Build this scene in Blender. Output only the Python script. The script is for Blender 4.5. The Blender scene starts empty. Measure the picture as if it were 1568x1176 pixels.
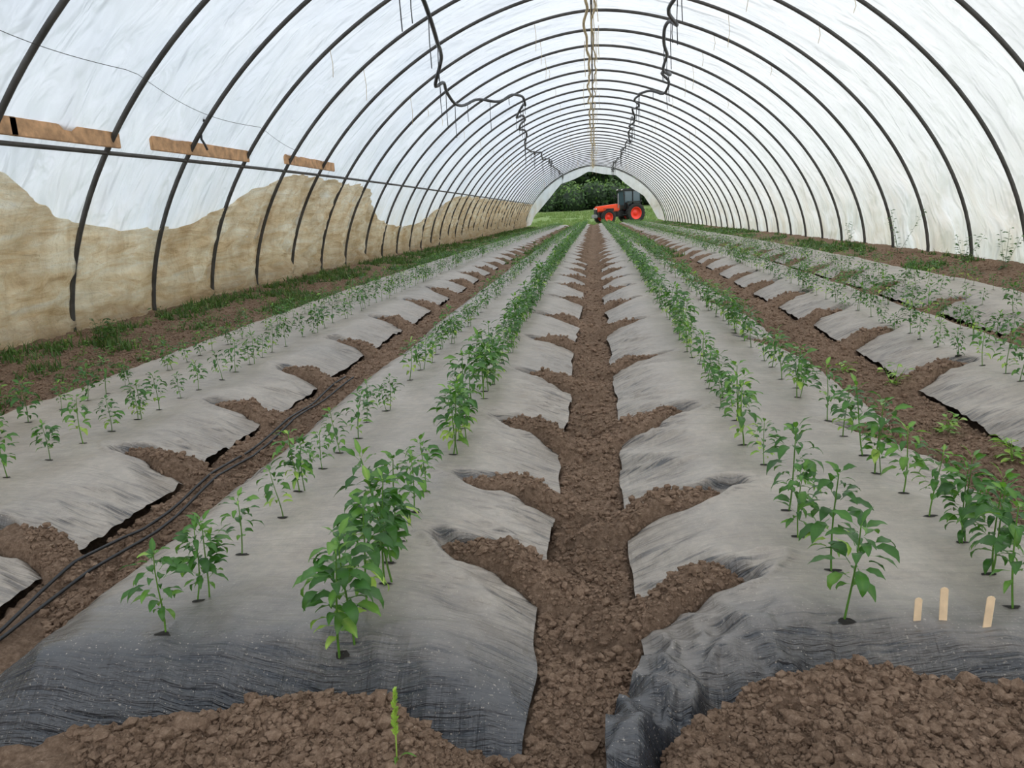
import bpy, math, random
import numpy as np
from mathutils import Matrix, Vector
rng=np.random.default_rng(7); random.seed(7)
S=bpy.context.scene
S.view_settings.view_transform='Standard'

# ------------------------------------------------------------------ helpers
def h2(ix,iy,s):
    n=(ix*374761393+iy*668265263+s*144269504)&0x7fffffff
    n=((n^(n>>13))*1274126177)&0x7fffffff
    n=n^(n>>16)
    return (n&0xffffff)/float(0xffffff)
def vn(x,y,s=0):
    x=np.asarray(x,float); y=np.asarray(y,float)+0*x; x=x+0*y
    ix=np.floor(x).astype(np.int64); iy=np.floor(y).astype(np.int64)
    fx=x-ix; fy=y-iy; fx=fx*fx*(3-2*fx); fy=fy*fy*(3-2*fy)
    a=h2(ix,iy,s);b=h2(ix+1,iy,s);c=h2(ix,iy+1,s);d=h2(ix+1,iy+1,s)
    return (a*(1-fx)+b*fx)*(1-fy)+(c*(1-fx)+d*fx)*fy
def fbm(x,y,s=0,o=3):
    r=0;a=.5;t=0
    for i in range(o):
        r=r+a*vn(x*2**i,y*2**i,s+i*17); t+=a; a*=.5
    return r/t
def sst(a,b,x):
    t=np.clip((x-a)/(b-a),0,1); return t*t*(3-2*t)
def ridge(x): return 1-np.abs(2*x-1)
def mk(name,V,F,mat=None,smooth=True,tint=None,parent=None,matidx=None):
    V=np.asarray(V,np.float32).reshape(-1,3); F=np.asarray(F,np.int32)
    n=F.shape[1]; me=bpy.data.meshes.new(name)
    me.vertices.add(len(V)); me.vertices.foreach_set("co",V.ravel())
    me.loops.add(F.size); me.loops.foreach_set("vertex_index",F.ravel())
    me.polygons.add(len(F)); me.polygons.foreach_set("loop_start",np.arange(len(F),dtype=np.int32)*n)
    me.update(calc_edges=True)
    me.polygons.foreach_set("use_smooth",np.full(len(F),smooth))
    if tint is not None:
        at=me.attributes.new("tint",'FLOAT','POINT'); at.data.foreach_set("value",np.asarray(tint,np.float32))
    if mat is not None:
        for m in (mat if isinstance(mat,list) else [mat]): me.materials.append(m)
    if matidx is not None: me.polygons.foreach_set("material_index",np.asarray(matidx,np.int32))
    me.update()
    ob=bpy.data.objects.new(name,me); S.collection.objects.link(ob)
    if parent: ob.parent=parent
    return ob
def gridF(nr,nc,wrap=False):
    i=np.arange(nr-1)[:,None]; c=nc if wrap else nc-1
    j=np.arange(c)[None,:]; k=(j+1)%nc
    return np.stack([i*nc+j,i*nc+k,(i+1)*nc+k,(i+1)*nc+j],-1).reshape(-1,4)
def tube(pts,r,n=8,closed_ends=True):
    P=np.asarray(pts,float); T=np.gradient(P,axis=0); T/=np.linalg.norm(T,axis=1)[:,None]+1e-9
    up=np.array([0,0,1.]) if abs(T[0][2])<.9 else np.array([0,1.,0])
    r=np.broadcast_to(np.asarray(r,float),(len(P),))
    V=[];prev=None
    for p,t,rr in zip(P,T,r):
        if prev is None: a=np.cross(t,up)
        else: a=prev-t*np.dot(prev,t)
        a/=np.linalg.norm(a)+1e-9; prev=a; b=np.cross(t,a)
        th=np.arange(n)*2*np.pi/n
        V.append(p+rr*(np.cos(th)[:,None]*a+np.sin(th)[:,None]*b))
    return np.concatenate(V),gridF(len(P),n,True)
class Acc:
    def __init__(s): s.V=[];s.F=[];s.T=[];s.M=[];s.n=0
    def add(s,V,F,t=0.,m=0):
        V=np.asarray(V,float); F=np.asarray(F)
        s.V.append(V);s.F.append(F+s.n);s.n+=len(V)
        s.T.append(np.broadcast_to(np.asarray(t,float),(len(V),)).copy()); s.M.append(np.full(len(F),m))
    def get(s): return np.concatenate(s.V),np.concatenate(s.F),np.concatenate(s.T),np.concatenate(s.M)
    def mk(s,name,mat,smooth=True,parent=None):
        V,F,T,M=s.get(); return mk(name,V,F,mat,smooth,T,parent,M)
def drop(y):
    y=np.asarray(y,float); return .021*3*np.log1p(np.exp((y-11)/3.))

# ------------------------------------------------------------------ materials
def newmat(name):
    m=bpy.data.materials.new(name); m.use_nodes=True; nt=m.node_tree
    for n in list(nt.nodes): nt.nodes.remove(n)
    o=nt.nodes.new('ShaderNodeOutputMaterial'); return m,nt,o
def N(nt,t,**k):
    n=nt.nodes.new(t)
    for a,b in k.items():
        if a.startswith('_'): setattr(n,a[1:],b)
        else: n.inputs[a.replace('__',' ')].default_value=b
    return n
def noise(nt,scale,detail=4,vec=None,sc=None,rough=.55,dist=0.):
    tc=nt.nodes.new('ShaderNodeTexCoord')
    n=nt.nodes.new('ShaderNodeTexNoise'); n.inputs['Scale'].default_value=scale; n.inputs['Detail'].default_value=detail
    n.inputs['Roughness'].default_value=rough; n.inputs['Distortion'].default_value=dist
    if sc:
        mp=nt.nodes.new('ShaderNodeMapping'); mp.inputs['Scale'].default_value=sc
        if vec: mp.inputs['Rotation'].default_value=vec
        nt.links.new(tc.outputs['Object'],mp.inputs['Vector']); nt.links.new(mp.outputs[0],n.inputs['Vector'])
    else: nt.links.new(tc.outputs['Object'],n.inputs['Vector'])
    return n.outputs['Fac']
def ramp(nt,fac,stops):
    r=nt.nodes.new('ShaderNodeValToRGB'); e=r.color_ramp.elements
    while len(e)<len(stops): e.new(.5)
    for el,(p,c) in zip(e,stops): el.position=p; el.color=(c[0],c[1],c[2],1) if not np.isscalar(c) else (c,c,c,1)
    nt.links.new(fac,r.inputs[0]); return r.outputs[0]
def bump(nt,h,strength,dist):
    b=nt.nodes.new('ShaderNodeBump'); b.inputs['Strength'].default_value=strength; b.inputs['Distance'].default_value=dist
    nt.links.new(h,b.inputs['Height']); return b
def mixc(nt,f,a,b,mode='MIX'):
    m=nt.nodes.new('ShaderNodeMix'); m.data_type='RGBA'; m.blend_type=mode
    for s,v in ((0,f),(6,a),(7,b)):
        if hasattr(v,'links'): nt.links.new(v,m.inputs[s])
        elif s==0: m.inputs[0].default_value=v
        else: m.inputs[s].default_value=(v[0],v[1],v[2],1)
    return m.outputs[2]
def math_(nt,op,a,b=0,clamp=False):
    m=nt.nodes.new('ShaderNodeMath'); m.operation=op; m.use_clamp=clamp
    for i,v in enumerate((a,b)):
        if hasattr(v,'links'): nt.links.new(v,m.inputs[i])
        else: m.inputs[i].default_value=v
    return m.outputs[0]
def mrange(nt,v,a,b,c,d):
    n=nt.nodes.new('ShaderNodeMapRange'); nt.links.new(v,n.inputs[0])
    for i,x in enumerate((a,b,c,d)): n.inputs[i+1].default_value=x
    return n.outputs[0]
def simple(name,col,rough=.6,metal=0,var=.25,scale=8,bmp=0,bd=.01,spec=.5):
    m,nt,o=newmat(name); p=N(nt,'ShaderNodeBsdfPrincipled')
    p.inputs['Roughness'].default_value=rough; p.inputs['Metallic'].default_value=metal; p.inputs['Specular IOR Level'].default_value=spec
    f=noise(nt,scale,5)
    c=ramp(nt,f,[(.3,[v*(1-var) for v in col]),(.7,[min(1,v*(1+var)) for v in col])])
    nt.links.new(c,p.inputs['Base Color'])
    if bmp: nt.links.new(bump(nt,noise(nt,scale*4,5),bmp,bd).outputs[0],p.inputs['Normal'])
    nt.links.new(p.outputs[0],o.inputs[0]); return m

def soil_mat(name,k=1.):
    m,nt,o=newmat(name); p=N(nt,'ShaderNodeBsdfPrincipled'); p.inputs['Roughness'].default_value=1.; p.inputs['Specular IOR Level'].default_value=.08
    a=noise(nt,2.2,6); b=noise(nt,60,7,rough=.75)
    c1=ramp(nt,b,[(.28,(.128*k,.082*k,.056*k)),(.5,(.270*k,.186*k,.132*k)),(.74,(.46*k,.335*k,.25*k))])
    c2=ramp(nt,a,[(.3,(.78,.76,.74)),(.7,(1.08,1.06,1.04))])
    c=mixc(nt,1.,c1,c2,'MULTIPLY')
    w=noise(nt,170,2); wf=ramp(nt,w,[(.725,0.),(.75,1.)])
    c=mixc(nt,wf,c,(.66,.56,.44))
    nt.links.new(c,p.inputs['Base Color'])
    b1=bump(nt,noise(nt,110,8,rough=.75),1.,.010); nt.links.new(b1.outputs[0],p.inputs['Normal'])
    nt.links.new(p.outputs[0],o.inputs[0]); return m
M_soil=soil_mat('soil',1.0); M_clod=soil_mat('soil_clod',1.2); M_slit=simple('planting_slit',(.02,.017,.014),.9)  # last one: near-black colour for the planting slits

def mulch_mat():
    m,nt,o=newmat('plastic_mulch'); p=N(nt,'ShaderNodeBsdfPrincipled')
    geo=nt.nodes.new('ShaderNodeNewGeometry'); sp=nt.nodes.new('ShaderNodeSeparateXYZ'); nt.links.new(geo.outputs['Normal'],sp.inputs[0])
    tc=nt.nodes.new('ShaderNodeTexCoord'); so=nt.nodes.new('ShaderNodeSeparateXYZ'); nt.links.new(tc.outputs['Object'],so.inputs[0])
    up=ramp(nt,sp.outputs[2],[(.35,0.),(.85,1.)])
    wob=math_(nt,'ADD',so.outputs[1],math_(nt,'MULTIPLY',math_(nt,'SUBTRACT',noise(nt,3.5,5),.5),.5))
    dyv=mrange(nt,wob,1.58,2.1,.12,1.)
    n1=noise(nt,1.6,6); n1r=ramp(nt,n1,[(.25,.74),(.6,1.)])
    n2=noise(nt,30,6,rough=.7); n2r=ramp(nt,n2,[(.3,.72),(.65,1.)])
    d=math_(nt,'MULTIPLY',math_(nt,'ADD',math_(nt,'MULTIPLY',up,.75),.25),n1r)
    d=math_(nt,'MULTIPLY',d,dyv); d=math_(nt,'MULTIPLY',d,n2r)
    s1=noise(nt,1.,4,(0,0,.30),(4,75,5),.6); s2=noise(nt,1.,3,(0,0,-.25),(3,34,6)); s3=noise(nt,1.,3,(0,0,.05),(45,3,3))
    flat=ramp(nt,sp.outputs[2],[(.80,1.),(.985,0.)])
    scr=ramp(nt,s1,[(.40,.25),(.49,1.)]); scr=mixc(nt,math_(nt,'ADD',math_(nt,'MULTIPLY',flat,.9),.12),(1,1,1),scr)
    d=math_(nt,'MULTIPLY',d,scr)
    dust=ramp(nt,noise(nt,5,6),[(.3,(.405,.345,.288)),(.7,(.52,.455,.388))])
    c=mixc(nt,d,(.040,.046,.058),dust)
    spk=ramp(nt,noise(nt,150,3),[(.63,0.),(.71,.6)])
    c=mixc(nt,spk,c,(.56,.49,.42))
    nt.links.new(c,p.inputs['Base Color'])
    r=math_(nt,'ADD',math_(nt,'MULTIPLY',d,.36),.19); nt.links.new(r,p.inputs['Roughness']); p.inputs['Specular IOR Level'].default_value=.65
    slope=math_(nt,'ADD',flat,.18)
    hs=math_(nt,'MULTIPLY',math_(nt,'ADD',math_(nt,'ADD',s1,s2),math_(nt,'MULTIPLY',s3,.5)),slope)
    b=bump(nt,hs,1.,.021); nt.links.new(b.outputs[0],p.inputs['Normal'])
    nt.links.new(p.outputs[0],o.inputs[0]); return m
M_mulch=mulch_mat()

def film_mat():
    m,nt,o=newmat('greenhouse_film')
    tc=nt.nodes.new('ShaderNodeTexCoord'); so=nt.nodes.new('ShaderNodeSeparateXYZ'); nt.links.new(tc.outputs['Object'],so.inputs[0])
    low=mrange(nt,so.outputs[2],1.9,0,0,1)
    st=noise(nt,1.,6,None,(2.2,2.2,.8),.65)
    dirt=math_(nt,'MULTIPLY',low,ramp(nt,st,[(.35,0.),(.66,.85)]))
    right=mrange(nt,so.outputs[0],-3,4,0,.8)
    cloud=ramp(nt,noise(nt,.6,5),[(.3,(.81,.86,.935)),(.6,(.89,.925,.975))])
    c=mixc(nt,right,cloud,(.965,.96,.94))  # sunlit look painted in: film colour brighter and warmer towards the right wall
    c=mixc(nt,dirt,c,(.75,.66,.53))
    f1=ramp(nt,noise(nt,1.,2,(.5,0,.2),(.6,3.0,.6),.5,.6),[(.3,.93),(.5,.995),(.7,1.)]); f2=ramp(nt,noise(nt,1.,3,(-.6,.2,0),(1.,4.,1.),.5,1.0),[(.34,.955),(.5,1.)])
    c=mixc(nt,1.,c,f1,'MULTIPLY'); c=mixc(nt,1.,c,f2,'MULTIPLY')  # grey fold shading and dirt streaks multiplied into the film colour
    spots=ramp(nt,noise(nt,3,6,rough=.65),[(.62,1.),(.78,.88)]); c=mixc(nt,1.,c,spots,'MULTIPLY')
    t=nt.nodes.new('ShaderNodeBsdfTranslucent'); d=nt.nodes.new('ShaderNodeBsdfDiffuse'); g=nt.nodes.new('ShaderNodeBsdfGlossy'); g.inputs['Roughness'].default_value=.35
    nt.links.new(c,t.inputs[0]); nt.links.new(c,d.inputs[0])
    h=math_(nt,'ADD',noise(nt,1.,2,(.3,.0,0),(.8,2.6,.8),.5,.8),math_(nt,'MULTIPLY',noise(nt,1.,2,(-.7,.3,0),(2,5.,2),.5,1.),.4))
    b=bump(nt,h,.9,.24)
    for n in (t,d,g): nt.links.new(b.outputs[0],n.inputs['Normal'])
    m1=nt.nodes.new('ShaderNodeMixShader'); m1.inputs[0].default_value=.30; nt.links.new(t.outputs[0],m1.inputs[1]); nt.links.new(d.outputs[0],m1.inputs[2])
    m2=nt.nodes.new('ShaderNodeMixShader'); m2.inputs[0].default_value=.05; nt.links.new(m1.outputs[0],m2.inputs[1]); nt.links.new(g.outputs[0],m2.inputs[2])
    nt.links.new(m2.outputs[0],o.inputs[0]); return m
M_film=film_mat()

def skirt_mat():
    m,nt,o=newmat('dirty_side_curtain')
    tc=nt.nodes.new('ShaderNodeTexCoord'); so=nt.nodes.new('ShaderNodeSeparateXYZ'); nt.links.new(tc.outputs['Object'],so.inputs[0])
    at=nt.nodes.new('ShaderNodeAttribute'); at.attribute_name='tint'
    a=noise(nt,1.,10,(.12,0,0),(2,1.1,6),.72,.9); c=ramp(nt,a,[(.30,(.58,.41,.24)),(.43,(.86,.69,.46)),(.55,(.97,.86,.66)),(.72,(1.,.97,.87))])
    a2=noise(nt,1.,6,None,(1,2.6,.7),.6); c2=ramp(nt,a2,[(.3,(.78,.70,.60)),(.58,(1.,1.,1.))]); c=mixc(nt,1.,c,c2,'MULTIPLY')
    # painted shade: colour darkened in the valleys of the folds
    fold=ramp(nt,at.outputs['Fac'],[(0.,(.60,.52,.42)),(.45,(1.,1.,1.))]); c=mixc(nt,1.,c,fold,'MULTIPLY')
    c=mixc(nt,mrange(nt,so.outputs[2],0,.5,.5,0),c,(.46,.34,.22))
    t=nt.nodes.new('ShaderNodeBsdfTranslucent'); d=nt.nodes.new('ShaderNodeBsdfDiffuse'); nt.links.new(c,t.inputs[0]); nt.links.new(c,d.inputs[0])
    b=bump(nt,math_(nt,'ADD',noise(nt,1.,5,(.15,0,0),(2,1.6,7),.6,1.2),math_(nt,'MULTIPLY',noise(nt,1,4,None,(3,6,1.2),.55,.8),.7)),1.,.16)
    for n in (t,d): nt.links.new(b.outputs[0],n.inputs['Normal'])
    mm=nt.nodes.new('ShaderNodeMixShader'); mm.inputs[0].default_value=.36; nt.links.new(t.outputs[0],mm.inputs[1]); nt.links.new(d.outputs[0],mm.inputs[2])
    nt.links.new(mm.outputs[0],o.inputs[0]); return m
M_skirt=skirt_mat()

def leaf_mat(name,stops,tr=.3,rough=.42):
    m,nt,o=newmat(name); at=nt.nodes.new('ShaderNodeAttribute'); at.attribute_name='tint'
    c=ramp(nt,at.outputs['Fac'],stops)
    v=ramp(nt,noise(nt,14,3),[(.3,.75),(.7,1.15)]); c=mixc(nt,1.,c,v,'MULTIPLY')
    p=N(nt,'ShaderNodeBsdfPrincipled'); p.inputs['Roughness'].default_value=rough; p.inputs['Specular IOR Level'].default_value=.45
    t=nt.nodes.new('ShaderNodeBsdfTranslucent'); nt.links.new(c,p.inputs['Base Color'])
    ct=mixc(nt,1.,c,(1.3,1.5,.6),'MULTIPLY'); nt.links.new(ct,t.inputs[0])
    nt.links.new(bump(nt,noise(nt,90,3),.4,.002).outputs[0],p.inputs['Normal'])
    mm=nt.nodes.new('ShaderNodeMixShader'); mm.inputs[0].default_value=tr; nt.links.new(p.outputs[0],mm.inputs[1]); nt.links.new(t.outputs[0],mm.inputs[2])
    nt.links.new(mm.outputs[0],o.inputs[0]); return m
M_leaf=leaf_mat('pepper_leaf',[(0.,(.034,.105,.022)),(.4,(.072,.200,.034)),(.75,(.19,.37,.06)),(1.,(.48,.65,.14))],.28,.33)
M_grass=leaf_mat('grass_blade',[(0.,(.06,.12,.03)),(.6,(.13,.23,.06)),(1.,(.38,.36,.16))],.25,.6)
M_mead=leaf_mat('meadow_blade',[(0.,(.12,.20,.06)),(.6,(.20,.30,.09)),(1.,(.38,.38,.18))],.25,.7)
M_tree=leaf_mat('tree_foliage',[(0.,(.012,.03,.010)),(.6,(.045,.10,.025)),(1.,(.15,.26,.05))],.1,.7)
M_pipe=simple('galvanised_pipe',(.085,.08,.075),.5,.4,.35,6)
M_hose=simple('black_hose',(.015,.015,.017),.45)
M_wood=simple('rough_timber',(.60,.35,.185),.8,0,.35,9,.5,.01)
M_stick=simple('wooden_label',(.90,.66,.42),.7,0,.12,30)
M_cord=simple('pale_cord',(.62,.50,.30),.8)
M_org=simple('tractor_orange_paint',(.90,.085,.02),.3,0,.05); M_blk=simple('tractor_black',(.02,.02,.022),.5)
M_tyre=simple('tyre_rubber',(.022,.021,.02),.85); M_rim=simple('rim_red_paint',(.9,.045,.02),.4,0,.05)
M_glass=simple('cab_glass',(.06,.10,.12),.08,0,.1,3,spec=.9); M_grey=simple('tractor_grey',(.3,.3,.31),.5); M_lamp=simple('headlamp',(.8,.8,.78),.15)
M_red=simple('red_tag',(.8,.05,.06),.5)
def lawn_mat():
    m,nt,o=newmat('meadow_grass'); p=N(nt,'ShaderNodeBsdfPrincipled'); p.inputs['Roughness'].default_value=.9
    c=ramp(nt,noise(nt,1.2,8,rough=.7),[(.3,(.10,.16,.045)),(.55,(.17,.25,.075)),(.75,(.31,.33,.14))]); nt.links.new(c,p.inputs['Base Color'])
    nt.links.new(bump(nt,noise(nt,9,5),.8,.1).outputs[0],p.inputs['Normal']); nt.links.new(p.outputs[0],o.inputs[0]); return m
M_lawn=lawn_mat()

# ------------------------------------------------------------------ camera
f=1200.; vx,vy=928.,306.; th=math.radians(2.9)
Yc=Vector((vx-800,600-vy,-f)).normalized()
Zc=Vector((math.cos(th),math.sin(th),0)).cross(Yc).normalized(); Xc=Yc.cross(Zc)
R=Matrix((Xc,Yc,Zc)).to_4x4()
cam=bpy.data.cameras.new('camera'); co=bpy.data.objects.new('camera',cam); S.collection.objects.link(co)
cam.sensor_width=36; cam.lens=27.; cam.clip_start=.05; cam.clip_end=500
co.matrix_world=Matrix.Translation((0,0,1.2))@R; S.camera=co

# ------------------------------------------------------------------ ground model
YF=np.array([(-6,1.4),(-3.6,1.35),(-1.6,1.40),(-1.36,1.43),(-.95,1.49),(-.69,1.56),(-.52,1.53),(-.16,1.40),(-.07,1.33),(-.02,1.22),(.07,1.28),(.13,1.50),(.34,1.61),(.57,1.66),(.96,1.57),(1.5,1.5),(6,1.4)])
def yf(x): return np.interp(x,YF[:,0],YF[:,1])
SO=np.array([(-6,.03),(-1.5,.03),(-1.1,.05),(-.8,.075),(-.5,.075),(-.25,.03),(-.1,0),(.1,0),(.2,.04),(.45,.075),(1.2,.085),(6,.05)])
def ysoil(x): return yf(x)+np.interp(x,SO[:,0],SO[:,1])
def ext(l,step=1.35,end=62):
    l=list(l)
    while l[-1]<end: l.append(l[-1]+step*(1+random.uniform(-.1,.1)))
    return np.array(l)
beds=[
 dict(xl=-1.58,xr=-.17,rows=(-1.145,-.645),ml=None,mr=ext([2.24,2.83,3.66,4.75,6.0,7.3,8.7,10.1]),s=1),
 dict(xl=.09,xr=1.43,rows=(.62,1.04),ml=ext([2.03,2.66,3.75,5.2,6.8,8.2]),mr=ext([3.4,5.6],2.4),s=2),
 dict(xl=-3.6,xr=-1.9,rows=(-3.08,-2.5),ml=None,mr=ext([2.35,3.25,4.15,5.1,6.2,7.5]),s=3),
 dict(xl=1.85,xr=2.86,rows=(2.2,2.6),ml=ext([2.3,3.35,4.7,5.9,7.0]),mr=None,s=4),
 dict(xl=3.08,xr=4.15,rows=(3.3,3.8),ml=ext([3.,4.5,6.]),mr=None,s=5)]
def near(m,y):
    i=np.clip(np.searchsorted(m,y),1,len(m)-1); a=m[i-1]; b=m[i]
    k=np.where(np.abs(y-a)<np.abs(y-b),i-1,i); return m[k],k
def lims(b,y):
    y=np.asarray(y,float)
    xl=b['xl']+.06*(fbm(y*1.7,0*y,b['s'])-.5)+.02*(vn(y*7,0*y,b['s']+3)-.5); xr=b['xr']+.06*(fbm(y*1.7,0*y+9,b['s'])-.5)+.02*(vn(y*7,0*y,b['s']+4)-.5)
    if b['s']==2: xl=xl-.11*sst(1.85,1.5,y)
    return xl,xr
def edges(b,x,y):
    xl,xr=lims(b,y); return x-xl,xr-x
def mound(b,side,d,y,w=1.):
    m=b[side]
    if m is None: return np.full(np.shape(y),-9.),np.zeros(np.shape(y))
    ym,k=near(m,y-.12*sst(2,6,y)); v=h2(k,k*0+b['s'],3 if side=='ml' else 5); v2=h2(k,k*0+b['s'],8)
    wy=(.082+.035*v)*w*(1+.35*sst(3,9,ym)); reach=.28+.09*v2
    cy=y-ym-(.22+.3*v)*(d-.16)+.02*np.sin(d*22+v2*9)
    e=1-((d-.10)/reach)**2-(cy/wy)**2+.25*(vn(d*14,y*14,b['s']+8)-.5)
    return e,np.exp(-((y-ym)/.2)**2)
def sideprof(d,w):
    t=np.clip(d/w,0,1); return 1-(1-t)**1.65
def bed_z(b,x,y):
    dl,dr=edges(b,x,y)
    el,cl=mound(b,'ml',dl,y); er,cr=mound(b,'mr',dr,y)
    wl=(.37 if b['ml'] is not None else .2)+.05*cl+(.22*sst(1.95,1.6,y) if b['s']==2 else 0); wr=(.40 if b['mr'] is not None else .2)+.05*cr
    pl=sideprof(dl,wl); pr=sideprof(dr,wr)
    q=sst(yf(x)-.09,yf(x)+.20,y)**.85
    u=np.clip((x-b['xl'])/(b['xr']-b['xl']),0,1)
    top=.136+.016*np.sin(np.pi*u)+.028*(fbm(x*2.2,y*1.3,b['s']+40)-.5)+.012*(fbm(x*7,y*7,b['s']+41)-.5)
    side=1-sst(.12,.50,np.minimum(dl if b['ml'] is not None else dl+.15,dr if b['mr'] is not None else dr+.15))
    w1=ridge(vn(x*2.5+y*1.2,y*10+x*6,b['s']+77))-.5; w2=ridge(vn(x*4,y*22-x*7,b['s']+78))-.5
    wr_=(.024*w1+.013*w2)*(.4+1.2*vn(x*2,y*2.3,b['s']+79))
    e0=.022
    z=e0+(top-e0)*pl*pr+side*wr_*sst(18,4,y)
    z=z+.006*(ridge(vn(x*5+y*2,y*2.5-x,b['s']+60))-.5)*sst(20,4,y)
    inl=sst(-.02,.45,el); inr=sst(-.02,.45,er)
    z=z-.06*np.maximum(inl,inr)
    rim=np.exp(-((el+.40)/.28)**2)+np.exp(-((er+.40)/.28)**2); z=z+.011*rim*pl*pr
    z=-.06+(z+.06)*q
    head=sst(.7,.0,y-yf(x))
    z=z+head*(.014*(ridge(vn(x*9+y*4,y*3-x*2,b['s']+5)))+.010*(ridge(vn(x*6-y*7,y*7+x*4,b['s']+6))-.5)-.006)*(z>.0)
    if b['s']==2:
        k=sst(.8,.2,x)*sst(2.0,1.6,y); z=z+k*.060*(.5-np.abs(vn(x*10+y*7,y*5-x*8,91)*2-1))+k*.040*(.5-np.abs(vn(x*19-y*9,y*13+x*10,92)*2-1))
    return z-drop(y)
def soil_z(x,y):
    z=.05*(fbm(x*3.5,y*3.5,1,2)-.5)+.040*(fbm(x*15,y*15,2,2)-.5)+.030*(fbm(x*42,y*42,4,2)-.5)*sst(14,3,y)
    fine=z.copy()
    z=z+.10*sst(4.3,5.2,np.abs(x))
    fz=ysoil(x)
    for b in beds:
        dl,dr=edges(b,x,y)
        msk=sst(-.005,.06,dl)*sst(-.005,.06,dr)*sst(fz-.02,fz+.06,y)
        z=z*(1-msk)-.075*msk
        for s,d in (('ml',dl),('mr',dr)):
            e,_=mound(b,s,d,y)
            mz=.03+.095*sst(-.12,.7,e)*sst(-.18,.12,d)+fine*.9
            z=np.where((e>-.2)&(d>-.25),np.maximum(z,mz-.12*sst(.0,-.2,e)),z)
    hf=np.interp(x,[-1.6,-.9,-.5,-.2,-.08,.06,.13,.2,.5,1.5],[.06,.09,.115,.05,.0,-.01,.06,.10,.15,.14])
    hf=hf+.03*(fbm(x*3,y*3,33)-.5)
    fz2=fz+.03*(fbm(x*11,y*2,35)-.5)
    fr=sst(fz2+.035,fz2-.14,y)
    z=np.where(fr>0,np.maximum(z,-.075+(hf+.075)*fr+fine),z)
    return z-drop(y)

ys=np.concatenate([np.linspace(-2,.85,30),1.0*np.exp(np.arange(0,math.log(63.5),.0052))])
xs=np.linspace(-5.62,5.62,820)
X,Y=np.meshgrid(xs,ys); mk('soil_ground',np.stack([X,Y,soil_z(X,Y)],-1),gridF(len(ys),len(xs)),M_soil)
for b in beds:
    yb=1.15*np.exp(np.arange(0,math.log(62.3/1.15),.0040)); nx_=int((b['xr']-b['xl'])/.0100); U,Y=np.meshgrid(np.linspace(0.001,.999,nx_),yb)
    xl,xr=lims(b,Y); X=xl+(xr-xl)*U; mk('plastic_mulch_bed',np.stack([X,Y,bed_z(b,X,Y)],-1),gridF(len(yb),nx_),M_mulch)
def out_z(x,y): return np.where((np.abs(x)<7)&(y<62),-.3,-.05)-drop(y)+.085*np.clip(y-71,0,22)
xs=np.linspace(-70,70,71); yy=np.arange(-16,150,2.)
X,Y=np.meshgrid(xs,yy); mk('meadow_ground',np.stack([X,Y,out_z(X,Y)],-1),gridF(len(yy),len(xs)),M_lawn)

# clods
def ico(n=1):
    import bmesh
    bm=bmesh.new(); bmesh.ops.create_icosphere(bm,subdivisions=n,radius=1); V=np.array([v.co[:] for v in bm.verts]); F=np.array([[v.index for v in fc.verts] for fc in bm.faces]); bm.free(); return V,F
def visible_soil(x,y):
    z=soil_z(x,y); ok=np.ones(len(x),bool)
    for b in beds:
        dl,dr=edges(b,x,y)
        ok&=~((dl>-.004)&(dr>-.004)&(bed_z(b,x,y)>z-.003))
    return z,ok
n=290000
y=1.05*np.exp(rng.random(n)**1.35*math.log(14)); x=(rng.random(n)-.5)*1.75*y
k=np.abs(x)<5.3; x=x[k];y=y[k]; z,ok=visible_soil(x,y); x,y,z=x[ok],y[ok],z[ok]
r=np.exp(rng.normal(math.log(.0030),.60,len(x)))*(1+.2*(y-1)); r=np.clip(r,.0014,.018)
V,F=ico(1)
m=len(x); jit=1+.7*(rng.random((m,len(V),1))-.5)
A=rng.random((m,1,3))*.6+.65; ang=rng.random(m)*6.28
VV=V[None]*A*jit*r[:,None,None]; c,s=np.cos(ang)[:,None],np.sin(ang)[:,None]
VV=np.stack([VV[...,0]*c-VV[...,1]*s,VV[...,0]*s+VV[...,1]*c,VV[...,2]*.85],-1)+np.stack([x,y,z+r*.35],-1)[:,None]
FF=(F[None]+np.arange(m)[:,None,None]*len(V)).reshape(-1,3)
mk('soil_clods',VV.reshape(-1,3),FF,M_clod,False); print('clods',m)
V,F=ico(3); sx,sy,sr=-.93,1.40,.03
W=V*(1+.35*(vn(V[:,0:1]*2+9,V[:,1:2]*2+V[:,2:3],1)-.5))*np.array([1.3,.9,.7])*sr
zz=float(soil_z(np.array([sx]),np.array([sy]))[0]); mk('large_soil_clod',W+np.array([sx,sy,zz+sr*.2]),F,M_clod)

# ------------------------------------------------------------------ plants
def leaf(acc,base,az,L,W,e0,droop,tint,seg=6,fold=.25,rs=None,pet=.03):
    az_v=np.array([math.cos(az),math.sin(az),0]); side=np.array([-math.sin(az),math.cos(az),0])
    p=np.array(base,float); e=e0
    q=p+pet*(az_v*math.cos(e)+np.array([0,0,1])*math.sin(e)); pw=.0013
    acc.add([p-side*pw,p+side*pw,q+side*pw,q-side*pw],[[0,1,2,3]],min(1,tint+.2))
    p=q; V=[]
    tw=rs.uniform(-.5,.5)
    for i in range(seg+1):
        t=i/seg; w=W*.5*(math.sin(math.pi*min(1,t**.72))**.95 if 0<t<1 else .02)+.0006
        d=az_v*math.cos(e)+np.array([0,0,1])*math.sin(e); nrm=-az_v*math.sin(e)+np.array([0,0,1])*math.cos(e)
        sd=side*math.cos(tw)+nrm*math.sin(tw)
        wv=.18*w*math.sin(i*2.1+tw*9)
        V+= [p-sd*w+nrm*(fold*w+wv),p,p+sd*w+nrm*(fold*w-wv)]
        p=p+d*L/seg; e-=droop/seg*(.6+.8*t)
    acc.add(V,gridF(seg+1,3),np.tile([tint,min(1,tint+.15),tint],seg+1))
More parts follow.
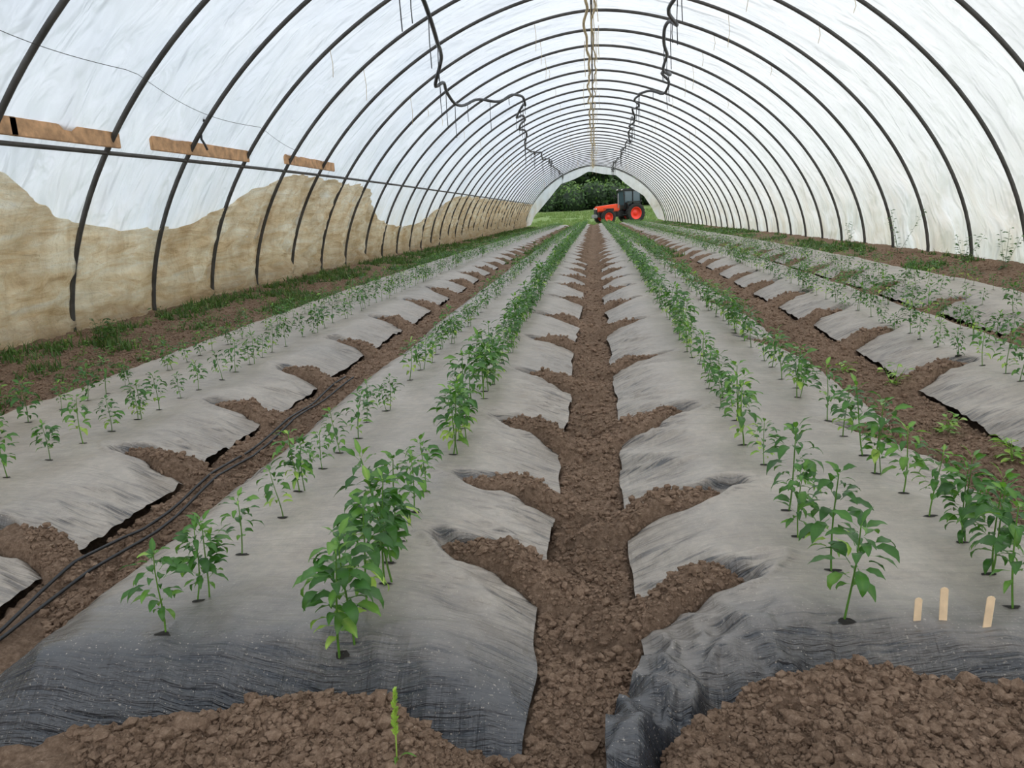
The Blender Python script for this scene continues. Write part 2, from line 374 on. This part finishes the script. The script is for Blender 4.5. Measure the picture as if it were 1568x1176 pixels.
def plant(seed,H,nl,seg,k=1.):
    rs=random.Random(seed); a=Acc()
    lean=(rs.uniform(-.13,.13)*H,rs.uniform(-.13,.13)*H); ph=rs.uniform(0,6)
    def ax(t): return np.array([lean[0]*t+.008*math.sin(3*t+ph),lean[1]*t+.008*math.cos(4*t+ph),H*t])
    ts=np.linspace(-.04,.97,6 if seg>3 else 3)
    V,F=tube([ax(t) for t in ts],np.linspace(.0036,.0018,len(ts)),5 if seg>3 else 3); a.add(V,F,.6)
    az=rs.uniform(0,6.28); yel=rs.random()<.3
    low=rs.uniform(.14,.36)
    for i in range(nl):
        u=i/(nl-1); t=low+(1-low)*u**.9; az+=2.4+rs.uniform(-.6,.6)
        off=.028*math.sin(math.pi*min(1,u))*np.array([math.cos(az),math.sin(az),.3])
        size=(.5+.60*math.sin(math.pi*min(1,.2+.72*u)))*rs.uniform(.6,1.2)*H/.3*k
        L=.068*size; W=.027*size*rs.uniform(.85,1.15)
        e0=rs.uniform(-.2,.6)+2.6*max(0,u-.78); dr=rs.uniform(.9,2.3)*(1-.5*max(0,u-.7)/.3)
        tint=rs.gauss(.22,.15)+((.35+.45*rs.random()) if (u<.22 and yel) else .15*(u<.2))+(.25 if u>.88 else 0)
        leaf(a,ax(min(t,.98))+off,az,L,W,e0,dr,max(0,min(.95,tint)),seg,rs=rs,pet=rs.uniform(.008,.024)*size)
    return a.get()
HI=[plant(i,.30,random.randint(26,42),6,1.05) for i in range(20)]; MID=[plant(50+i,.30,26,4,1.2) for i in range(10)]; LO=[plant(90+i,.30,11,2,1.7) for i in range(8)]
def build_row(b,xr,y0,hs,sp,extra=None,name='pepper_plant_row'):
    a=Acc(); holes=[]; y=y0
    while y<61.5:
        lib=HI if y<7 else MID if y<18 else LO
        if random.random()>.05 or y<y0+.6:
            x=xr+random.uniform(-.025,.025); holes.append((x,y))
            for dbl in range(2 if random.random()<.3 else 1):
                V,F,T,M=random.choice(lib); s=hs*random.choice([random.uniform(.62,.9),random.uniform(.85,1.12)])/.30
                if y<y0+.3: s=hs/.3
                if extra:
                    for (ya,yb2,k) in extra:
                        if ya<=y<yb2: s*=k
                xx=x+dbl*.02; yy_=y+dbl*.02; an=random.uniform(0,6.28); c,sn=math.cos(an),math.sin(an)
                zb=float(bed_z(b,np.array([xx]),np.array([yy_]))[0])
                W=np.stack([(V[:,0]*c-V[:,1]*sn)*s+xx,(V[:,0]*sn+V[:,1]*c)*s+yy_,V[:,2]*s*random.uniform(.95,1.1)+zb],-1)
                a.add(W,F,np.clip(T+random.uniform(-.1,.12),0,1))
        y+=sp*random.uniform(.75,1.25)*(1 if y<20 else 1.15)*(.72 if (y<2.1 and extra) else 1)
    a.mk(name,M_leaf); return holes
H=[]
spec=[(0,0,1.66,.22,.24,None),(0,1,1.66,.29,.20,[(0,1.7,1.02)]),(1,0,1.80,.27,.22,None),(1,1,1.86,.25,.23,None),
 (2,0,2.2,.20,.24,None),(2,1,2.1,.215,.24,None),(3,0,2.5,.22,.25,None),(3,1,2.5,.22,.25,None),(4,0,3.,.20,.28,None),(4,1,3.,.19,.28,None)]
for bi,ri,y0,hs,sp,ex in spec:
    b=beds[bi]; H+=[(b,)+h for h in build_row(b,b['rows'][ri],y0,hs,sp,ex)]
a=Acc()
for b,x,y in H:
    if y>14: continue
    n=12; th_=np.arange(n)*2*np.pi/n; rr=.010*(1+.8*rng.random(n)); 
    px=x+1.5*rr*np.cos(th_); py=y+rr*.6*np.sin(th_); pz=bed_z(b,px,py)+.002
    pin=np.stack([x+rr*.3*np.cos(th_),y+rr*.3*np.sin(th_),np.full(n,float(bed_z(b,np.array([x]),np.array([y]))[0])+.003)],-1)
    a.add(np.concatenate([np.stack([px,py,pz],-1),pin]),gridF(2,n,True)); 
    a.add(pin,[[0,1,2,3],[0,3,4,5],[0,5,6,7],[0,7,8,9],[0,9,10,11]])
a.mk('planting_slits',M_slit)

# ------------------------------------------------------------------ grass & weeds
def tufts(name,pts,hmin,hmax,nb,mat=M_grass,tbase=.3,w=.004):
    k=len(pts)*nb; P=np.repeat(np.array(pts),nb,0)
    az=rng.random(k)*6.28; L=hmin+(hmax-hmin)*rng.random(k)**1.5; L*=P[:,3]
    d=np.stack([np.cos(az),np.sin(az)],-1); sd=np.stack([-d[:,1],d[:,0]],-1); ln=.15+.7*rng.random(k)
    base=P[:,:2]+ (rng.random((k,2))-.5)*.07
    ww=w*(1+.15*P[:,1])*(.7+.6*rng.random(k))
    rows=[]
    for t in (0,.35,.7,1.):
        c=base+d*(L*ln*t**1.8)[:,None]; z=P[:,2]-.01+L*(t-.35*ln*t*t); wt=ww*(1-t)+.0005
        rows.append(np.stack([np.c_[c-sd*wt[:,None],z],np.c_[c+sd*wt[:,None],z]],1))
    V=np.stack(rows,1).reshape(k*8,3)
    f=np.array([[0,1,3,2],[2,3,5,4],[4,5,7,6]]); F=(f[None]+np.arange(k)[:,None,None]*8).reshape(-1,4)
    T=np.repeat(np.clip(rng.normal(tbase,.25,k),0,1),8)
    mk(name,V,F,mat,True,T)
def sz(x,y): return soil_z(np.asarray(x,float),np.asarray(y,float))
n=19000; y=3.2*np.exp(rng.random(n)*math.log(19)); x=-5.2+1.65*rng.random(n)
dens=fbm(x*2.4,y*1.6,61); keep=(dens+.12*np.exp(-((x+4.9)/.25)**2)>.65-.014*np.clip(y-5,0,12))&(rng.random(n)<.7)
x,y=x[keep],y[keep]; tufts('grass_strip',np.c_[x,y,sz(x,y),.4+.8*rng.random(len(x))],.03,.15,6)
n=7000; y=5*np.exp(rng.random(n)*math.log(12)); x=4.2+1.1*rng.random(n)
keep=fbm(x*1.3,y*.6,67)>.62-.006*np.clip(y-10,0,20); x,y=x[keep],y[keep]; tufts('grass_strip',np.c_[x,y,sz(x,y),.6+.8*rng.random(len(x))],.03,.12,6)
n=2500; y=16+44*rng.random(n); x=rng.choice([-1.75,-3.7,1.65,2.97],n)+.1*rng.normal(size=n); tufts('path_weeds',np.c_[x,y,sz(x,y),.8+.5*rng.random(n)],.03,.12,6)
def weed(name,x,y,H,nl,seed,L=.05,tint=.8,acc=None,ns_=3):
    rs=random.Random(seed); a=acc or Acc(); z=float(sz([x],[y])[0])
    for s in range(ns_):
        az=rs.uniform(0,6.28); ln=rs.uniform(.2,.6)*H
        P=[np.array([x+ln*math.cos(az)*t,y+ln*math.sin(az)*t,z-.01+H*t*rs.uniform(.95,1)]) for t in np.linspace(0,1,5)]
        V,F=tube(P,np.linspace(.003,.001,5),4); a.add(V,F,tint)
        for i in range(nl):
            u=(i+.5)/nl; p=P[0]+(P[-1]-P[0])*u; leaf(a,p,rs.uniform(0,6.28),L*rs.uniform(.6,1.2),L*.45,rs.uniform(-.1,.5),.9,min(1,max(0,tint+rs.uniform(-.2,.1))),4,rs=rs,pet=.015)
    if acc is None: a.mk(name,M_leaf)
weed('field_weed',1.72,4.6,.13,9,1); weed('field_weed',1.66,3.75,.1,8,2); weed('field_weed',1.72,3.25,.1,8,3); weed('field_weed',1.6,5.1,.09,8,9)
for i,(x,y,h) in enumerate([(5.0,13.5,.75),(5.05,10.2,.5),(5.0,9.2,.45),(5.05,11.3,.4),(5.0,16,.5),(-4.8,6.9,.25),(5.0,8.3,.35)]): weed('tall_weed',x,y,h,16,20+i,.07,.15)
a=Acc(); rs=random.Random(77)
for i in range(260):
    y=4*math.exp(rs.random()*1.7); x=-5.1+rs.random()*1.4
    weed('',x,y,rs.uniform(.05,.14),5,500+i,.045,rs.uniform(.2,.7),a,2)
a.mk('broadleaf_weeds',M_leaf)
weed('small_sprout',-.73,1.64,.07,4,40,.04,.5)
a=Acc(); x0,y0=-.425,1.30; z0=float(sz([x0],[y0])[0]); P=[np.array([x0+.012*t,y0-.01*t,z0-.01+.19*t]) for t in np.linspace(0,1,9)]
V,F=tube(P,.0016,5); a.add(V,F,1.); rs=random.Random(4)
for i in range(70):
    t=.42+.58*i/70; p=P[0]+(P[-1]-P[0])*t; leaf(a,p,rs.uniform(0,6.28),.012,.007,1.,.3,1.,2,rs=rs,pet=.003*(1-t)+.002)
for i in range(2): leaf(a,P[1],rs.uniform(0,6.28),.07,.006,.9,1.2,.5,5,rs=rs,pet=.01)
a.mk('grass_seed_spike',M_leaf)

# labels
for (x,y,h,w,tl) in [(.765,1.79,.062,.011,.0),(.825,1.79,.088,.012,-.03),(.915,1.765,.082,.012,.04),(1.075,1.76,.075,.012,.02)]:
    b=beds[1]; z=float(bed_z(b,np.array([x]),np.array([y]))[0]); prof=[(-w,-.03),(w,-.03),(w,h-.006),(w*.7,h-.002),(0,h),(-w*.7,h-.002),(-w,h-.006)]
    V=[(x+px*.78+pz*tl,y-.001,z+pz) for px,pz in prof]+[(x+px*.78+pz*tl,y+.001,z+pz) for px,pz in prof]
    me=bpy.data.meshes.new('plant_label_stick'); k=len(prof)
    me.from_pydata(V,[],[list(range(k)),list(range(2*k-1,k-1,-1))]+[[i,i+k,(i+1)%k+k,(i+1)%k] for i in range(k)]); me.materials.append(M_stick)
    S.collection.objects.link(bpy.data.objects.new('plant_label_stick',me))
# drip hoses in furrow
for i,x0 in enumerate((-1.79,-1.745)):
    yy=np.linspace(1.4,5.2,90); xx=x0+.014*np.sin(yy*2.2+i)+.008*np.sin(yy*5+i)
    zz=np.max([np.maximum(soil_z(xx+dx,yy),bed_z(beds[2],xx+dx,yy)-9*(xx+dx>-1.9)) for dx in (-.01,0,.01)],0)
    zz=np.max([np.roll(np.pad(zz,3,'edge'),k)[3:-3] for k in range(-3,4)],0)
    zz=np.convolve(np.pad(zz,4,'edge'),np.ones(9)/9,'valid')+.004
    V,F=tube(np.c_[xx,yy,zz],.006,8); mk('drip_irrigation_hose',V,F,M_hose)
zz=float(sz([.93],[1.33])[0])+.012
V,F=tube([(.91,1.33,zz),(.92,1.33,zz+.004),(.95,1.335,zz+.002)],.006,6); mk('red_plant_tag',V,F,M_red)

# ------------------------------------------------------------------ tunnel
A_,B_,NN=5.5,4.55,1.75; HS=1.52; H0=7.5
tt=np.linspace(0,1,4000); ex=2/NN
ax_=-A_*np.sign(np.cos(np.pi*tt))*np.abs(np.cos(np.pi*tt))**ex; az_=B_*np.abs(np.sin(np.pi*tt))**ex
sl=np.concatenate([[0],np.cumsum(np.hypot(np.diff(ax_),np.diff(az_)))]); LEN=sl[-1]
def arch(s): return np.interp(s,sl,ax_),np.interp(s,sl,az_)
def archz(x): return B_*np.clip(1-(np.abs(x)/A_)**NN,0,1)**(1/NN)
hy=H0+HS*np.arange(-6,40); hy=hy[hy<62.6]; YEND=hy[-1]
a=Acc()
for yv in hy:
    s=np.linspace(0,LEN,80); x,z=arch(s); dd=float(drop(yv)); z=z-dd; z[0]-=.15; z[-1]-=.15
    V,F=tube(np.c_[x,np.full(80,yv)+.02*math.sin(yv*5),z],.027,8); a.add(V,F)
yy=np.linspace(hy[0],YEND,90)
V,F=tube(np.c_[np.full(90,-4.80),yy,1.87-drop(yy)],.022,8); a.add(V,F)
V,F=tube(np.c_[np.full(90,0.03),yy,B_-.05-drop(yy)],.02,8); a.add(V,F)
a.mk('polytunnel_hoop_frame',M_pipe)
ns=220; yy=np.arange(hy[0],YEND+.01,.10); s=np.linspace(0,LEN,ns)
Sg,Yg=np.meshgrid(s,yy); x,z=arch(Sg); 
tx=np.gradient(x,axis=1); tz=np.gradient(z,axis=1); L_=np.hypot(tx,tz); nx,nz=-tz/L_,tx/L_
ph=np.abs(np.sin(np.pi*(Yg-H0)/HS)); lowr=sst(2.4,.3,z)*(x>0)
off=.05+.07*ph*(fbm(Sg*.5,Yg*.5,71)-.1)+.12*ph*(fbm(Sg*.7+Yg*.8,Yg*2.0,72,2)-.5)+.09*ph*(ridge(vn(Sg*.8-Yg*1.0,Yg*2.2+Sg*.4,75))-.5)+lowr*.34*ph*(fbm(Sg*1.6,Yg*1.3,73)-.38)
Zf=z-drop(Yg); edge=(Sg<.01)|(Sg>LEN-.01); Zf=Zf-.25*edge
mk('polytunnel_film_cover',np.stack([x+nx*off,Yg,Zf+nz*off],-1),gridF(len(yy),ns),M_film)
# side curtain
K=np.array([(-2,1.7),(4.4,1.80),(5.7,1.80),(6.2,1.68),(6.7,1.40),(7.4,1.17),(8.4,1.08),(9.6,1.12),(10.6,1.33),(11.4,1.66),(12.2,1.80),(13.4,1.83),(15.8,1.80),(17.3,1.68),(18.4,1.15),(20,.88),(23,.85),(25,1.25),(28,1.80),(30,1.83),(62,1.83)])
yy=np.arange(hy[0],YEND,.045); top=np.interp(yy,K[:,0],K[:,1])
for _ in range(2): top=np.convolve(np.pad(top,6,'edge'),np.ones(13)/13,'valid')
top=np.minimum(top+.09*(fbm(yy*1.1,0*yy,88)-.5)+.05*(ridge(vn(yy*2.7,0*yy,89))-.5),1.85)
nv=72; u=np.linspace(0,1,nv); U,Yg=np.meshgrid(u,yy); Z0=-.10+U*(top[:,None]+.10)
xa=-A_*np.clip(1-(np.clip(Z0,0,9)/B_)**NN,0,1)**(1/NN)
ph=np.abs(np.sin(np.pi*(Yg-H0)/HS)); ph2=.3+.7*ph
r1=ridge(vn(Yg*.9+Z0*1.8,Z0*6+Yg*1.0,82)); r2=ridge(vn(Yg*3.0+Z0,Z0*1.2+Yg,84)); r3=ridge(vn(Yg*1.3-Z0*1.5,Z0*3.2-Yg*1.1,86))
off=-.05+(1-U)**1.2*ph*.20*(vn(Yg*.9,U*2,5)+.1)+.10*ph*(fbm(Yg*.9,Z0*4,81)-.5)+.12*ph2*(r1-.5)*(1.2-U)+.07*(r2-.5)*U+.10*ph2*(r3-.5)+.04*(ridge(vn(Yg*6-Z0*3,Z0*4,85))-.5)
off=off+np.exp(-((U-.06)/.05)**2)*.13+np.exp(-((U-.19)/.045)**2)*.11*vn(Yg*1.1,0*Yg,9)+.12*sst(9,5.5,Yg)*(1-U)
off=np.where(U>.97,off+.02,off)
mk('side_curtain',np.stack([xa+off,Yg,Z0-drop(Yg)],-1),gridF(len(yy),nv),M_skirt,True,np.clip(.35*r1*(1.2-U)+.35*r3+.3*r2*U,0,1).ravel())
nu,nv=140,20; U,Vv=np.meshgrid(np.linspace(-1,1,nu),np.linspace(0,1,nv)); x=U*5.45
ztop=archz(x); au=np.abs(U+.0); hang=.35+.95*au**2+.20*np.abs(np.sin(U*8+.6))+.12*vn(U*9,0*U,3); hang=np.minimum(hang,ztop*.85)
mk('end_wall_plastic',np.stack([x,YEND+.05+.08*np.sin(U*60)*Vv,ztop+.03-Vv*hang-drop(YEND)],-1),gridF(nv,nu),M_film)
def box(name,c,s,mat,bev=.0,parent=None,rot=None,taper=None):
    import bmesh
    bm=bmesh.new(); bmesh.ops.create_cube(bm,size=1)
    for v in bm.verts:
        if taper and v.co.x<0: v.co.y*=taper[0]; v.co.z=(v.co.z+.5)*taper[1]-.5
        v.co=Vector((v.co.x*s[0],v.co.y*s[1],v.co.z*s[2]))
    if bev: bmesh.ops.bevel(bm,geom=bm.edges[:],offset=bev,segments=2,affect='EDGES')
    me=bpy.data.meshes.new(name); bm.to_mesh(me); bm.free(); me.materials.append(mat)
    ob=bpy.data.objects.new(name,me); S.collection.objects.link(ob); ob.location=c
    if rot: ob.rotation_euler=rot
    if parent: ob.parent=parent
    return ob
for (ya,yb,z,tl) in [(4.7,6.2,1.99,0.),(6.12,7.62,1.98,-.012),(8.2,10.6,1.975,-.012),(11.9,14.2,1.965,-.02)]:
    box('timber_board',(-4.725,(ya+yb)/2,z),(.035,yb-ya,.15),M_wood,.006,rot=(tl,0,0))
def hose(name,K,r,zoff,seed,sag=.12,jx=.13):
    rs=random.Random(seed); K=np.array(K); P=[]
    yv=K[0,0]
    while yv<K[-1,0]:
        x=np.interp(yv,K[:,0],K[:,1]); x+=rs.uniform(-jx,jx); 
        P.append((x,yv,float(archz(x))-zoff-float(drop(yv))-rs.random()*sag)); yv+=rs.uniform(.4,1.0)
    P=np.array(P); t=np.linspace(0,len(P)-1,len(P)*4); Q=np.stack([np.interp(t,np.arange(len(P)),P[:,i]) for i in range(3)],-1)
    for i in range(3): Q[:,i]=np.convolve(np.pad(Q[:,i],1,'edge'),np.ones(3)/3,'valid')
    return tube(Q,r,7),Q
a=Acc()
for nm,K,sd in (('l',[(5,-2.0),(11.0,-2.1),(14.5,-2.75),(17.5,-2.9),(18.6,-2.6),(20.8,-1.75),(22.5,-2.0),(31,-2.6),(40,-2.3),(61,-2.2)],3),('r',[(5,1.05),(12,1.15),(16,1.53),(20.5,1.80),(22.5,1.3),(25.5,1.35),(36,1.55),(50,1.4),(61,1.4)],5)):
    (V,F),Q=hose(nm,K,.032,.10,sd,.28,.14); a.add(V,F)
    for q in Q[::5]:
        l=random.uniform(.15,.8); V,F=tube([q,q-np.array([.01,0,l*.5]),q-np.array([0,.02,l])],.007,4); a.add(V,F)
a.mk('overhead_irrigation_hose',M_hose)
(V,F),Q=hose('c',[(5,-.08),(61,-.05)],.026,.10,9,.1,.06); a=Acc(); a.add(V,F)
V,F=tube(Q+np.array([.14,0,.02]),.016,6); a.add(V,F)
for q in Q[::4]:
    l=random.uniform(.2,.7); q=q+np.array([random.uniform(-.1,.3),0,.05]); V,F=tube([q,q-np.array([.02,0,l*.5]),q-np.array([0,.03,l])],.006,4); a.add(V,F)
for yv in hy[5:]:
    for xx in (-3.4,-1.,2.2,3.2):
        if random.random()<.5:
            zt=float(archz(xx))-.03-float(drop(yv)); l=random.uniform(.15,.5); V,F=tube([(xx,yv,zt),(xx+.02,yv,zt-l*.5),(xx,yv+.02,zt-l)],.004,4); a.add(V,F)
a.mk('ridge_support_cord',M_cord)
a=Acc()
for z0,z1,sg in ((2.75,2.2,.3),):
    yy=np.linspace(4,12,40); zz=np.interp(yy,[4,12],[z0,z1])-sg*np.abs(np.sin((yy-4)*np.pi/3.2))*.3; xx=-A_*(1-(zz/B_)**NN)**(1/NN)+.06
    V,F=tube(np.c_[xx,yy,zz],.003,4); a.add(V,F)
zz=np.linspace(2.5,1.95,10)
V,F=tube(np.c_[-4.55+.03*np.sin(zz*20),9.05+.03*np.cos(zz*17),zz],.014,6); a.add(V,F)
a.mk('guide_wire',M_hose)

# ------------------------------------------------------------------ tractor
E=bpy.data.objects.new('tractor',None); S.collection.objects.link(E)
ty=68.; E.location=(2.10,ty,-float(drop(ty))-.05); E.rotation_euler=(0,0,math.radians(22)); E.scale=(.98,.98,1.02)
def lathe(name,prof,mat,loc,n=40):
    V=[];th_=np.arange(n)*2*np.pi/n
    for r,yv in prof: V.append(np.stack([r*np.cos(th_),np.full(n,yv),r*np.sin(th_)],-1))
    ob=mk(name,np.concatenate(V),gridF(len(prof),n,True),mat,True,parent=E); ob.location=loc; return ob
def wheel(nm,x,y,R,w):
    lathe(nm+'_tyre',[(R*.60,-w*.42),(R*.66,-w*.5),(R*.85,-w*.52),(R*.96,-w*.46),(R*.97,0),(R*.96,w*.46),(R*.85,w*.52),(R*.66,w*.5),(R*.60,w*.42)],M_tyre,(x,y,R))
    lathe(nm+'_rim',[(.02,-w*.12),(R*.16,-w*.15),(R*.2,-w*.05),(R*.48,-w*.02),(R*.53,-w*.38),(R*.625,-w*.44),(R*.61,-w*.3),(R*.61,w*.3),(R*.625,w*.44),(R*.53,w*.38),(R*.48,w*.02),(.02,w*.1)],M_rim,(x,y,R))
    n=20; a=Acc()
    for i in range(n):
        for sd in (-1,1):
            t0=(i+(.5 if sd>0 else 0))*2*math.pi/n; V=[]
            for yy_,da in ((0,.18),(sd*w*.5,-.02)):
                for rr in (R*.95,R*1.0):
                    for d_ in (-.035,.035): V.append((rr*math.cos(t0+da+d_),yy_,rr*math.sin(t0+da+d_)))
            a.add(V,[[0,1,3,2],[4,6,7,5],[0,2,6,4],[1,5,7,3],[2,3,7,6],[0,4,5,1]])
    o=a.mk(nm+'_lugs',M_tyre,False,E); o.location=(x,y,R)
for sy in (-1,1):
    wheel('rear_wheel',1.15,sy*.85,.84,.5); wheel('front_wheel',-1.35,sy*.8,.62,.38)
    box('rear_fender',(1.1,sy*.85,1.78),(1.25,.5,.07),M_blk,.03,E); box('rear_fender_front',(.42,sy*.85,1.45),(.07,.5,.62),M_blk,.03,E,(0,-.35,0)); box('front_fender',(-1.35,sy*.8,1.3),(.75,.38,.04),M_blk,.015,E)
    for px,rx in ((.2,-.1),(1.0,0),(1.75,.08)): box('cab_pillar',(px,sy*.72,2.05),(.08,.07,1.45),M_blk,.02,E,(0,rx,0))
    box('headlamp',(-2.22,sy*.22,1.32),(.08,.2,.14),M_lamp,.03,E); box('step',(.1,sy*.8,.75),(.35,.3,.05),M_blk,.01,E)
    box('mirror',(.05,sy*1.05,2.2),(.06,.2,.32),M_blk,.03,E); box('work_light',(.1,sy*.5,2.78),(.12,.22,.12),M_lamp,.03,E)
    box('mirror_arm',(.1,sy*.9,2.3),(.04,.35,.04),M_blk,.0,E)
box('hood',(-1.15,0,1.36),(2.15,.80,.62),M_org,.09,E,taper=(.82,.72)); box('engine_block',(-.95,0,.85),(1.9,.5,.5),M_blk,.05,E)
box('grille',(-2.2,0,1.06),(.12,.55,.4),M_blk,.03,E); box('front_weight',(-2.3,0,.72),(.35,.6,.3),M_grey,.05,E); box('front_axle',(-1.35,0,.6),(.22,1.4,.2),M_blk,.03,E)
box('hood_side_vent',(-1.0,-.385,1.22),(.7,.04,.2),M_blk,.01,E); box('rear_axle',(1.15,0,.84),(.4,1.4,.4),M_blk,.05,E); box('chassis',(.6,0,.85),(1.9,.6,.5),M_blk,.05,E)
box('cab_lower',(.95,0,1.35),(1.5,1.35,.4),M_blk,.06,E); box('cab_glass',(.97,0,2.05),(1.5,1.38,1.2),M_glass,.06,E); box('cab_roof',(.98,0,2.76),(1.85,1.6,.2),M_blk,.08,E); box('seat',(1.1,0,1.9),(.5,.5,.8),M_blk,.08,E)
box('exhaust',(-.25,-.45,1.9),(.09,.09,1.2),M_grey,.03,E); box('rear_hitch',(2.1,0,.7),(.5,.5,.3),M_blk,.04,E)

# ------------------------------------------------------------------ trees
def foliage(name,blobs,nleaf,size,mat=M_tree):
    tot=sum(r**2 for *_,r in blobs); Q=Acc()
    for (x,y,z,r) in blobs:
        k=int(nleaf*r*r/tot); d=rng.normal(size=(k,3)); d/=np.linalg.norm(d,axis=1)[:,None]
        rr=r*(.72+.36*rng.random(k)); C=np.array([x,y,z])+d*rr[:,None]*np.array([1,1,.9])
        u=rng.normal(size=(k,3)); u/=np.linalg.norm(u,axis=1)[:,None]; v=np.cross(u,d+.3*rng.normal(size=(k,3))); v/=np.linalg.norm(v,axis=1)[:,None]+1e-6
        s=size*(.5+rng.random(k))[:,None]; P=np.stack([C-u*s,C+v*s*.6,C+u*s,C-v*s*.6],1).reshape(-1,3)
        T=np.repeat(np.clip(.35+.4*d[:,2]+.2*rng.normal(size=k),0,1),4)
        Q.add(P,np.arange(4*k).reshape(-1,4),T)
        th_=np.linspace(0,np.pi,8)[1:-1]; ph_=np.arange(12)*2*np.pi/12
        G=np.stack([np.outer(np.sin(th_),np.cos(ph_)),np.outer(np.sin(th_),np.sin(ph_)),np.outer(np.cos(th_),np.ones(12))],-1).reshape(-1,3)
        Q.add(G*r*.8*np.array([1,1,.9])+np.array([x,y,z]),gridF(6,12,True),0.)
    Q.mk(name,mat,False)
bl=[]
for i in range(60):
    yv=90+rng.normal()*1.2; bl.append((-24+i*.8+rng.normal()*.5,yv,float(out_z(0,yv))+.7+rng.random()*1.3,1.4+rng.random()*.6))
foliage('hedge',bl,30000,.17)
bl=[]
for i in range(18):
    cx=-38+i*4.6+rng.normal(); cy=108+rng.normal()*3; dz=float(out_z(0,104))
    for j in range(9): bl.append((cx+rng.normal()*1.8,cy+rng.normal()*1.5,dz+1.5+rng.random()*6.,1.8+rng.random()*1.2))
foliage('tree_belt',bl,50000,.34)
n=12000; y=62.8+22*rng.random(n); x=-14+28*rng.random(n); keep=(fbm(x*.4,y*.4,5)>.38)&~((np.abs(x-2.15)<3.2)&(np.abs(y-68)<2.4)); x,y=x[keep],y[keep]
tufts('meadow_tall_grass',np.c_[x,y,out_z(x,y)-.02,np.ones(len(x))*1.3],.08,.30,6,M_mead,.45,w=.0016)

# ------------------------------------------------------------------ light
w=bpy.data.worlds.new('overcast_sky'); S.world=w; w.use_nodes=True; nt=w.node_tree; bg=nt.nodes['Background']
tc=nt.nodes.new('ShaderNodeTexCoord'); sp=nt.nodes.new('ShaderNodeSeparateXYZ'); nt.links.new(tc.outputs['Generated'],sp.inputs[0])
c=ramp(nt,sp.outputs[2],[(0.,(.90,.93,.97)),(.5,(.90,.95,1.))]); nt.links.new(c,bg.inputs[0]); bg.inputs[1].default_value=1.42
sun=bpy.data.lights.new('sun','SUN'); sun.energy=.95; sun.angle=math.radians(40); sun.color=(1,.97,.92)
so=bpy.data.objects.new('sun',sun); S.collection.objects.link(so); so.rotation_euler=(math.radians(18),math.radians(32),0)
